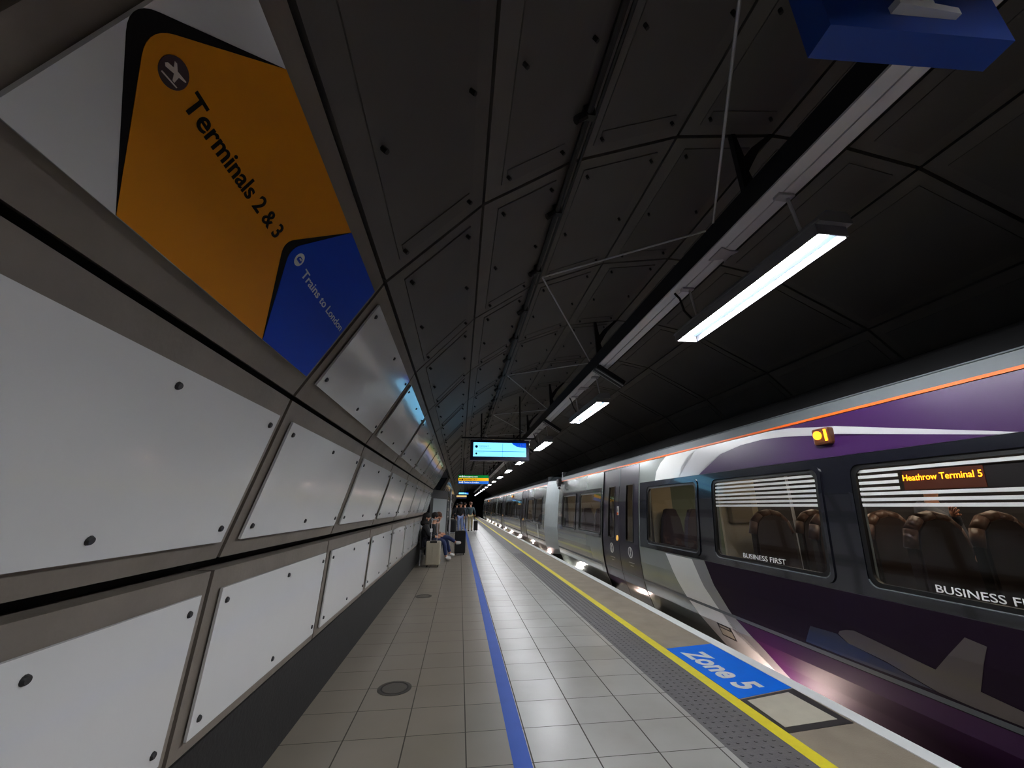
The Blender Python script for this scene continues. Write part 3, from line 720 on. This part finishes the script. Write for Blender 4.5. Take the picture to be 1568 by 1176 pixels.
# ------------------------------------------------------------------ overhead signs
def pole(bm, x, y, z0, z1, r=.018): tube(bm, [(x, y, z0), (x, y, z1)], r, 8)
DISP = mat('display cyan', (130, 210, 255), .4, emit=1.5, ecol=(125, 212, 255))
DISPW = mat('display blue', (20, 90, 230), .4, emit=.9, ecol=(10, 90, 235))
DISPT = mat('display print', (20, 60, 110), .5)
NAVY = mat('navy housing', (34, 32, 78), .4)
NAVYD = mat('navy dark housing', (24, 24, 44), .4)
def screen(y, x0, x1, z0, z1, lab, detail):
    t = empty('information_screen', ((x0+x1)/2, y, z0), lab, 'screen', 'hanging information screens')
    bm = bmesh.new(); box(bm, x0, x1, y, y+.25, z0, z1, bev=.01); obj('housing', bm, NAVY, t)
    a, b, c, d = x0+.07, x1-.08, z0+.085, z1-.065
    bm = bmesh.new(); box(bm, a, b, y-.008, y+.002, c, d); obj('display', bm, DISP, t)
    H = d-c
    bm = bmesh.new(); prism(bm, [(b-.34, d), (b-.30, d-.04), (b-.22, d-.085), (b-.12, d-.105), (b, d-.11), (b, d)], 'y', y-.012, y-.008); obj('clock_corner', bm, DISPW, t)
    if detail:
        bm = bmesh.new(); box(bm, a+.03, b-.03, y-.012, y-.008, c+H*.35, c+H*.385); obj('divider', bm, DISPW, t)
        bm = bmesh.new(); box(bm, (a+b)/2+.06, (a+b)/2+.066, y-.012, y-.008, c, d-.02); obj('divider', bm, DISPT, t)
        text('clock_text', '15:18', .12, .045, (b-.17, y-.014, d-.07), (1, 0, 0), (0, 0, 1), WHITEP, t)
        text('display_text', 'Terminal 5', .22, .03, (a+.13, y-.012, c+H*.70), (1, 0, 0), (0, 0, 1), DISPT, t)
        text('display_text', 'calling at Terminals 2 & 3', .3, .014, (a+.13, y-.012, c+H*.58), (1, 0, 0), (0, 0, 1), DISPT, t)
        text('display_text', 'London', .12, .018, (a+.13, y-.012, c+H*.22), (1, 0, 0), (0, 0, 1), DISPT, t)
        for zc in (c+H*.70, c+H*.2):
            bm = bmesh.new(); tube(bm, [(a+.07, y-.012, zc), (a+.07, y-.008, zc)], .034 if zc > c+H*.5 else .024, 16); obj('icon', bm, DISPT, t)
    for xx, zz in ((x0+.25, 3.77), (x1-.2, 4.1)):
        bm = bmesh.new(); pole(bm, xx, y+.12, z1, zz); obj('hanger', bm, DKSTEEL, t)
    bm = bmesh.new(); box(bm, x0-.2, x1+.15, y+.08, y+.16, z1+.045, z1+.075); obj('crossbar', bm, DKSTEEL, t)
    return t
screen(9.0, .19, 1.57, 2.52, 2.99, 'near hanging cyan information screen above the platform', True)
screen(44.0, -.22, .95, 2.72, 3.03, 'small distant cyan information screen beyond the striped sign', False)
def tri_sign(y, x0, x1, z0, z1, lab, rows, txt=True):
    t = empty('hanging_sign', ((x0+x1)/2, y, z0), lab, 'sign', 'hanging direction signs')
    bm = bmesh.new(); box(bm, x0-.01, x1+.01, y, y+.18, z0-.01, z1+.01); obj('housing', bm, NAVYD, t)
    n = len(rows); H = (z1-z0)/n
    for i, (m, s, tm, w) in enumerate(rows):
        zt = z1-H*i
        bm = bmesh.new(); box(bm, x0, x1, y-.006, y+.001, zt-H+.002, zt-.002); obj('sign_band', bm, m, t)
        if txt:
            bm = bmesh.new(); tube(bm, [(x0+.16, y-.011, zt-H/2), (x0+.16, y-.006, zt-H/2)], .035, 14); obj('icon', bm, tm, t)
            bm = bmesh.new(); prism(bm, [(x0+.03, zt-H/2), (x0+.07, zt-H/2+.035), (x0+.07, zt-H/2+.012), (x0+.11, zt-H/2+.012), (x0+.11, zt-H/2-.012), (x0+.07, zt-H/2-.012), (x0+.07, zt-H/2-.035)], 'y', y-.011, y-.006); obj('arrow', bm, tm, t)
            text('lettering', s, w, .052, (x0+.22, y-.009, zt-H*.72), (1, 0, 0), (0, 0, 1), tm, t, .02)
    for xx, zz in ((x0+.2, 3.4), (x1-.2, 3.95)):
        bm = bmesh.new(); pole(bm, xx, y+.09, z1, zz); obj('hanger', bm, DKSTEEL, t)
SG = mat('sign green lit', (0, 140, 60), .4, emit=.55, ecol=(0, 150, 60)); SY = mat('sign yellow lit', (250, 190, 30), .4, emit=.75, ecol=(255, 185, 20)); SB = mat('sign blue lit', (20, 110, 210), .4, emit=.55, ecol=(20, 110, 215))
SW = mat('sign white lit', (240, 245, 250), .4, emit=.9, ecol=(240, 245, 250)); SK = mat('sign dark text', (90, 60, 10), .5)
tri_sign(16.0, -.10, 1.11, 2.37, 2.71, 'hanging sign with green, yellow and blue bands beyond the information screen', [(SG, 'Emergency exit', SW, .55), (SY, 'Terminals 2 & 3', SK, .52), (SB, 'Trains to London', SW, .6)])
tri_sign(41.0, -.36, .64, 2.28, 2.60, 'small distant sign with pale and blue bands below the far screen', [(mat('sign pale lit', (245, 215, 150), .4, emit=.7, ecol=(250, 210, 140)), '', SW, 0), (mat('sign deep lit', (30, 50, 110), .4, emit=.15), '', SW, 0)], False)
# near blue box sign overhead
t = empty('platform_sign', (1.18, .6, 2.7), 'blue box sign with a white arrow hanging close overhead at top right', 'sign')
BS = mat('blue box sign', (20, 66, 160), .4)
bm = bmesh.new()
A = [(.912, .566), (1.44, .535), (1.452, .612), (.92, .645)]
prism(bm, A, 'z', 2.70, 3.15); obj('housing', bm, BS, t)
bm = bmesh.new(); bm.free()
bm = bmesh.new(); P = [(1.10, 2.765), (1.29, 2.765), (1.29, 2.79), (1.215, 2.79), (1.215, 2.95), (1.25, 2.95), (1.195, 3.0), (1.14, 2.95), (1.175, 2.95), (1.175, 2.79), (1.10, 2.79)]
prism(bm, P, 'y', .53, .56); obj('arrow', bm, WHITEP, t)
for xx in (1.05, 1.32):
    bm = bmesh.new(); pole(bm, xx, .6, 3.15, 4.0, .015); obj('hanger', bm, DKSTEEL, t)
# ------------------------------------------------------------------ people
SKINM = mat('skin', (205, 150, 122), .5)
def chain_mesh(V, Ed, R, root=0, sub=1):
    me = bpy.data.meshes.new('sk'); me.from_pydata([Vector(v) for v in V], Ed, []); o = bpy.data.objects.new('sk', me); C.objects.link(o)
    md = o.modifiers.new('s', 'SKIN'); md.use_smooth_shade = True
    for i, r in enumerate(R):
        d = me.skin_vertices[0].data[i]; d.radius = (r, r); d.use_root = (i == root)
    sb = o.modifiers.new('b', 'SUBSURF'); sb.levels = sub; sb.render_levels = sub
    dg = bpy.context.evaluated_depsgraph_get(); dg.update(); m2 = bpy.data.meshes.new_from_object(o.evaluated_get(dg)); bpy.data.objects.remove(o)
    for p in m2.polygons: p.use_smooth = True
    m2.materials.clear(); return m2
def add_chain(V, Ed, R, pts, start=None):
    prev = start
    for p, r in pts:
        V.append(Vector(p)); R.append(r)
        if prev is not None: Ed.append((prev, len(V)-1))
        prev = len(V)-1
    return prev
def person(label, group, J, top, legs, shoes, hair, hairlong=0, hood=False, face=(1, 0, 0)):
    t = empty('person', (J['pelvis'][0], J['pelvis'][1], min(J['ankleL'][2], J['ankleR'][2])-.07), label, 'person', group)
    f = Vector(face).normalized(); side = Vector((-f.y, f.x, 0))
    J = {k: Vector(v) for k, v in J.items()}
    V, Ed, R = [], [], []
    V.append(J['pelvis']); R.append(.115)
    ch = add_chain(V, Ed, R, [((J['pelvis']+J['chest'])/2, .11), (J['chest'], .12)], 0)
    hd = J['head']
    add_chain(V, Ed, R, [(J['neck'], .05), (hd-Vector((0, 0, .07))+f*.01, .062), (hd, .085), (hd+Vector((0, 0, .07)), .068)], ch)
    for s in 'LR':
        sh, el, ha = J['shoulder'+s], J['elbow'+s], J['hand'+s]
        d = (ha-el).normalized(); w = add_chain(V, Ed, R, [(sh, .052), (el, .038), (ha-d*.06, .026), (ha, .032)], ch)
        n = d.orthogonal().normalized(); n2 = d.cross(n)
        for q, L in zip((-1.5, -.5, .5, 1.5), (.06, .075, .07, .055)):
            add_chain(V, Ed, R, [(ha+d*.035+n*.016*q, .009), (ha+d*(.035+L*.6)+n*.019*q+n2*.01, .008), (ha+d*(.03+L)+n*.02*q+n2*.03, .007)], w)
        add_chain(V, Ed, R, [(ha+n*.04, .01), (ha+n*.052+d*.035+n2*.015, .009)], w)
        hp, kn, an = J['hip'+s], J['knee'+s], J['ankle'+s]; toe = J['toe'+s]
        add_chain(V, Ed, R, [(hp, .078), (kn, .052), (an, .036), (toe, .03)], 0)
    link('body', chain_mesh(V, Ed, R), SKINM, t)
    V, Ed, R = [], [], []
    V.append(J['pelvis']+(J['chest']-J['pelvis'])*-.06); R.append(.15)
    ch = add_chain(V, Ed, R, [((J['pelvis']+J['chest'])/2, .15), (J['chest'], .165), (J['chest']*.4+J['neck']*.6, .09)], 0); ch -= 1
    for s in 'LR':
        sh, el, ha = J['shoulder'+s], J['elbow'+s], J['hand'+s]; d = (ha-el).normalized()
        add_chain(V, Ed, R, [(sh, .072), (el, .056), (ha-d*.06, .042)], ch)
    link('jacket', chain_mesh(V, Ed, R), mat('cloth %s' % (top,), top, .8, noise=.1, nscale=20), t)
    V, Ed, R = [], [], []
    V.append(J['pelvis']); R.append(.14)
    for s in 'LR': add_chain(V, Ed, R, [(J['hip'+s], .1), ((J['hip'+s]+J['knee'+s])/2, .088), (J['knee'+s], .07), (J['ankle'+s]+(J['knee'+s]-J['ankle'+s])*.1, .053)], 0)
    link('trousers', chain_mesh(V, Ed, R), mat('cloth %s' % (legs,), legs, .85, noise=.12, nscale=20), t)
    for s in 'LR':
        an, toe = J['ankle'+s], J['toe'+s]; dn = (toe-an).normalized()
        V, Ed, R = [], [], []; V.append(an - dn*.03 + Vector((0, 0, -.01))); R.append(.05)
        add_chain(V, Ed, R, [((an+toe)/2, .05), (toe, .04)], 0)
        link('shoe', chain_mesh(V, Ed, R), mat('shoe %s' % (shoes,), shoes, .6), t)
    bm = bmesh.new(); ball(bm, hd+Vector((0, 0, .045))-f*.018, .105, (1, 1, .95), 16)
    if hairlong: ball(bm, hd-f*.05-Vector((0, 0, .06)), .095, (1, 1, 1.6), 14)
    if hood: ball(bm, J['neck']-f*.03, .12, (1, 1, .8), 14)
    obj('hair', bm, mat('hair %s' % (hair,), hair, .7), t, True)
    bm = bmesh.new(); c = hd+f*.086-Vector((0, 0, .015)); ball(bm, c, .017, (1, 1, 1.5), 8)
    for s in (-1, 1): ball(bm, hd+side*.088*s-Vector((0, 0, .02)), .022, (.7, .7, 1.3), 8)
    obj('nose_and_ears', bm, SKINM, t, True)
    bm = bmesh.new()
    for s in (-1, 1): ball(bm, hd+f*.080+side*.03*s+Vector((0, 0, .008)), .011, (1, 1, .7), 8)
    obj('eye', bm, BLACK, t, True)
    bm = bmesh.new(); ball(bm, hd+f*.078-Vector((0, 0, .055)), .02, (.6+.4*abs(side.x), .6+.4*abs(side.y), .3), 8); obj('mouth', bm, mat('lips', (150, 80, 72), .5), t, True)
    return t
def seated(x, y, zs, fx, kneeh=.50, foot=(.0, .0), lean=.05, cross=False, hz=None):
    """facing +x; x = pelvis"""
    hx = x+lean
    J = dict(pelvis=(x, y, zs+.10), chest=(x+lean*.7, y, zs+.45), neck=(hx, y, zs+.60), head=(hx+.03, y, zs+.74))
    for s, q in (('L', 1), ('R', -1)):
        J['hip'+s] = (x+.03, y+.09*q, zs+.09); J['knee'+s] = (x+.42, y+.10*q, .52); J['ankle'+s] = (x+.40+fx, y+.1*q, .10); J['toe'+s] = (x+.55+fx, y+.1*q, .055)
        J['shoulder'+s] = (x+lean*.8, y+.19*q, zs+.50); J['elbow'+s] = (x+.10, y+.24*q, zs+.26); J['hand'+s] = (x+.30, y+.09*q, zs+.22)
    if cross:
        J['kneeR'] = (x+.46, y+.02, .60); J['ankleR'] = (x+.74, y-.02, .44); J['toeR'] = (x+.89, y-.02, .43)
    return J
bt = empty('bench', (-.88, 12.5, 0), 'black wall bench beneath the seated travellers', 'bench')
for yb in (11.75, 12.33, 12.91, 13.49):
    bm = bmesh.new(); box(bm, -1.02, -.62, yb-.28, yb+.28, .40, .44, bev=.012); obj('seat', bm, BLACK, bt)
    bm = bmesh.new(); prism(bm, [(-1.03, .46), (-.995, .46), (-1.02, .86), (-1.05, .86)], 'y', yb-.27, yb+.27); obj('backrest', bm, BLACK, bt)
for yb in (11.55, 13.7):
    bm = bmesh.new(); tube(bm, [(-1.0, yb, .40), (-1.02, yb, .0)], .02, 8); obj('leg', bm, GALV, bt)
    bm = bmesh.new(); tube(bm, [(-.66, yb, .40), (-.64, yb, .0)], .02, 8); obj('leg', bm, GALV, bt)
person('seated person in a black hooded coat at the near end of the wall bench', 'travellers on the bench', seated(-.90, 11.85, .47, -.12, lean=-.04), (20, 20, 24), (26, 28, 40), (40, 40, 44), (20, 16, 16), 1, True)
person('seated person with dark hair and blue jeans leaning forward, white trainers on the floor', 'travellers on the bench', seated(-.84, 12.45, .47, .10, lean=.10), (26, 28, 34), (40, 52, 92), (205, 205, 205), (30, 22, 20))
person('seated person with brown hair and crossed legs in blue jeans, white trainer raised', 'travellers on the bench', seated(-.80, 13.1, .47, .16, lean=.14, cross=True), (120, 100, 90), (38, 50, 92), (210, 210, 208), (96, 62, 44), 1)
def suitcase(x0, x1, y0, y1, h, m, hm, lab, handle, grp='suitcases on the platform', tagc=False):
    t = empty('suitcase', ((x0+x1)/2, (y0+y1)/2, 0), lab, 'suitcase', grp)
    bm = bmesh.new(); box(bm, x0, x1, y0, y1, .05, h, bev=.03); obj('shell', bm, m, t)
    bm = bmesh.new(); n = 5
    for i in range(n):
        x = x0+.05+(x1-x0-.1)*i/(n-1); box(bm, x-.012, x+.012, y0-.006, y0+.004, .09, h-.06)
    obj('rib', bm, m, t)
    for x in (x0+.05, x1-.05):
        for y in (y0+.05, y1-.05):
            bm = bmesh.new(); tube(bm, [(x-.012, y, .026), (x+.012, y, .026)], .025, 12); obj('wheel', bm, BLACK, t)
    bm = bmesh.new(); box(bm, (x0+x1)/2-.09, (x0+x1)/2+.09, y0-.008, y0+.02, h-.04, h+.01, bev=.004); obj('grab_handle', bm, BLACK, t)
    if handle:
        xa, xb = (x0+x1)/2-.08, (x0+x1)/2+.08; bm = bmesh.new()
        tube(bm, [(xa, (y0+y1)/2, h-.02), (xa, (y0+y1)/2, handle)], .009, 8); tube(bm, [(xb, (y0+y1)/2, h-.02), (xb, (y0+y1)/2, handle)], .009, 8)
        tube(bm, [(xa-.02, (y0+y1)/2, handle), (xb+.02, (y0+y1)/2, handle)], .016, 8); obj('telescopic_handle', bm, hm, t)
    if tagc:
        bm = bmesh.new(); box(bm, xa-.035, xa+.03, (y0+y1)/2-.012, (y0+y1)/2-.009, h+.22, h+.31, bev=.001); obj('luggage_tag', bm, WHITEP, t)
    return t
suitcase(-.84, -.46, 11.16, 11.40, .63, mat('suitcase champagne', (188, 180, 160), .4, metal=.2), GALV, 'pale champagne hard suitcase with raised handle and white tag in front of the bench', 1.17, tagc=True)
suitcase(-.12, .23, 13.75, 14.0, .74, mat('suitcase black', (16, 16, 18), .7), BLACK, 'large black suitcase standing beside the blue line past the bench', None)
suitcase(.94, 1.20, 26.6, 26.9, .62, mat('suitcase black', (16, 16, 18), .7), BLACK, 'black suitcase pulled beside the walking person in beige trousers', 1.0)
# poster board turned across the wall end
pb = empty('poster_board', (-.7, 14.1, 0), 'black framed board with pale grey poster standing behind the bench', 'poster board')
a = Vector((-1.0, 13.95, 0)); b = Vector((-.48, 16.4, 0)); dv = (b-a).normalized(); nv = Vector((dv.y, -dv.x, 0)); Lb = (b-a).length
def pboard(nm, s0, s1, z0, z1, h0, h1, m):
    bm = bmesh.new(); P = [a+dv*s0+nv*h0, a+dv*s1+nv*h0, a+dv*s1+nv*h1, a+dv*s0+nv*h1]; prism(bm, [(p.x, p.y) for p in P], 'z', z0, z1); return obj(nm, bm, m, pb)
pboard('frame', 0, Lb, .25, 2.08, -.06, 0, BLACK); pboard('poster', .36, Lb-.22, .42, 1.78, 0, .008, mat('poster grey', (150, 156, 158), .35))
pboard('post', .0, .07, 0, 2.05, -.10, -.06, BLACK); pboard('post', Lb-.07, Lb, 0, 2.05, -.10, -.06, BLACK)
bm = bmesh.new(); tube(bm, [(-.38, 16.6, 0), (-.38, 16.6, 2.2)], .04, 12); tag(obj('steel_post', bm, GALV), 'light grey round post right of the poster board', 'post')
# far bench with bag
fb = empty('bench', (-.25, 18.6, 0), 'pale metal bench farther along the platform with a dark bag on it', 'bench')
for yb in (17.9, 18.5, 19.1):
    bm = bmesh.new(); box(bm, -.52, -.06, yb-.25, yb+.25, .42, .46, bev=.01); obj('seat', bm, GALV, fb)
    bm = bmesh.new(); box(bm, -.56, -.52, yb-.25, yb+.25, .5, .85, bev=.01); obj('backrest', bm, GALV, fb)
for yb in (17.8, 19.2):
    for x in (-.5, -.1):
        bm = bmesh.new(); tube(bm, [(x, yb, 0), (x, yb, .42)], .02, 8); obj('leg', bm, GALV, fb)
bg = empty('bag', (-.3, 18.0, .46), 'bulky black holdall lying on the far metal bench', 'bag')
bm = bmesh.new(); box(bm, -.50, -.12, 17.75, 18.2, .462, .98, bev=.08); obj('bag_body', bm, mat('bag black', (24, 24, 30), .8), bg, True)
bm = bmesh.new(); tube(bm, [(-.42, 17.95, .96), (-.38, 17.95, 1.06), (-.24, 17.95, 1.06), (-.20, 17.95, .96)], .014, 8); obj('strap', bm, BLACK, bg)
def walker(x, y, f, H=1.75, st=.2, arm=0, z0=0):
    """standing / striding figure facing f (+1 away along y, -1 toward the camera)"""
    k = H/1.75
    J = dict(pelvis=(x, y, z0+.95*k), chest=(x, y+.02*f, z0+1.30*k), neck=(x, y+.02*f, z0+1.48*k), head=(x, y+.04*f, z0+1.63*k))
    for s, q in (('L', 1), ('R', -1)):
        o = st*q
        J['hip'+s] = (x+.09*q, y, z0+.90*k); J['knee'+s] = (x+.10*q, y+o*.6*f+.03*f, z0+.50*k); J['ankle'+s] = (x+.10*q, y+o*f, z0+.10); J['toe'+s] = (x+.10*q, y+(o+.14)*f, z0+.055)
        J['shoulder'+s] = (x+.18*q, y+.0*f, z0+1.40*k); J['elbow'+s] = (x+.25*q, y-.03*f, z0+1.12*k); J['hand'+s] = (x+.25*q, y+.06*f, z0+.88*k)
    return J
TR = 'travellers walking along the platform'
J = walker(.70, 26.2, 1, 1.80); J['handL'] = (1.0, 26.35, .98); J['elbowL'] = (.97, 26.2, 1.18)
person('walking person in teal-grey jacket and beige trousers beside a black suitcase', TR, J, (70, 88, 96), (176, 162, 128), (70, 56, 44), (92, 64, 48), face=(0, 1, 0))
person('person in grey-blue jacket and grey trousers just left of the one in beige', TR, walker(.36, 29.0, 1, 1.78, .18), (78, 92, 110), (120, 124, 132), (40, 40, 44), (40, 30, 28), face=(0, 1, 0))
person('person in black top and pale blue jeans standing near the far bench', TR, walker(.06, 24.6, -1, 1.76, .10), (22, 22, 26), (140, 156, 200), (60, 60, 66), (26, 20, 18), face=(0, -1, 0))
person('person in dark coat seen small beyond the far bench close to the wall', TR, walker(-.22, 31.5, 1, 1.75, .12), (28, 28, 36), (34, 34, 44), (30, 30, 32), (26, 22, 20), face=(0, 1, 0))
person('person in dark blue coat farthest along the platform', TR, walker(.12, 36.0, -1, 1.75, .12), (36, 40, 60), (40, 42, 52), (30, 30, 32), (30, 24, 22), face=(0, -1, 0))
# passenger inside the first carriage
J = walker(4.98, 3.72, -1, 1.74, .06, z0=.10); J['elbowL'] = (4.93, 3.50, 1.33); J['handL'] = (4.62, 3.28, 1.45); J['shoulderL'] = (4.84, 3.70, 1.50); J['shoulderR'] = (5.14, 3.70, 1.49); J['elbowR'] = (5.2, 3.68, 1.22); J['handR'] = (5.2, 3.6, .98)
for s in ('hip', 'knee', 'ankle', 'toe'):
    a1, b1 = J[s+'L'], J[s+'R']; J[s+'L'], J[s+'R'] = b1, a1
person('standing passenger in grey top resting a hand above the train seats', 'passengers', J, (92, 96, 106), (40, 42, 54), (30, 30, 32), (36, 28, 26), face=(-.5, -1, 0))
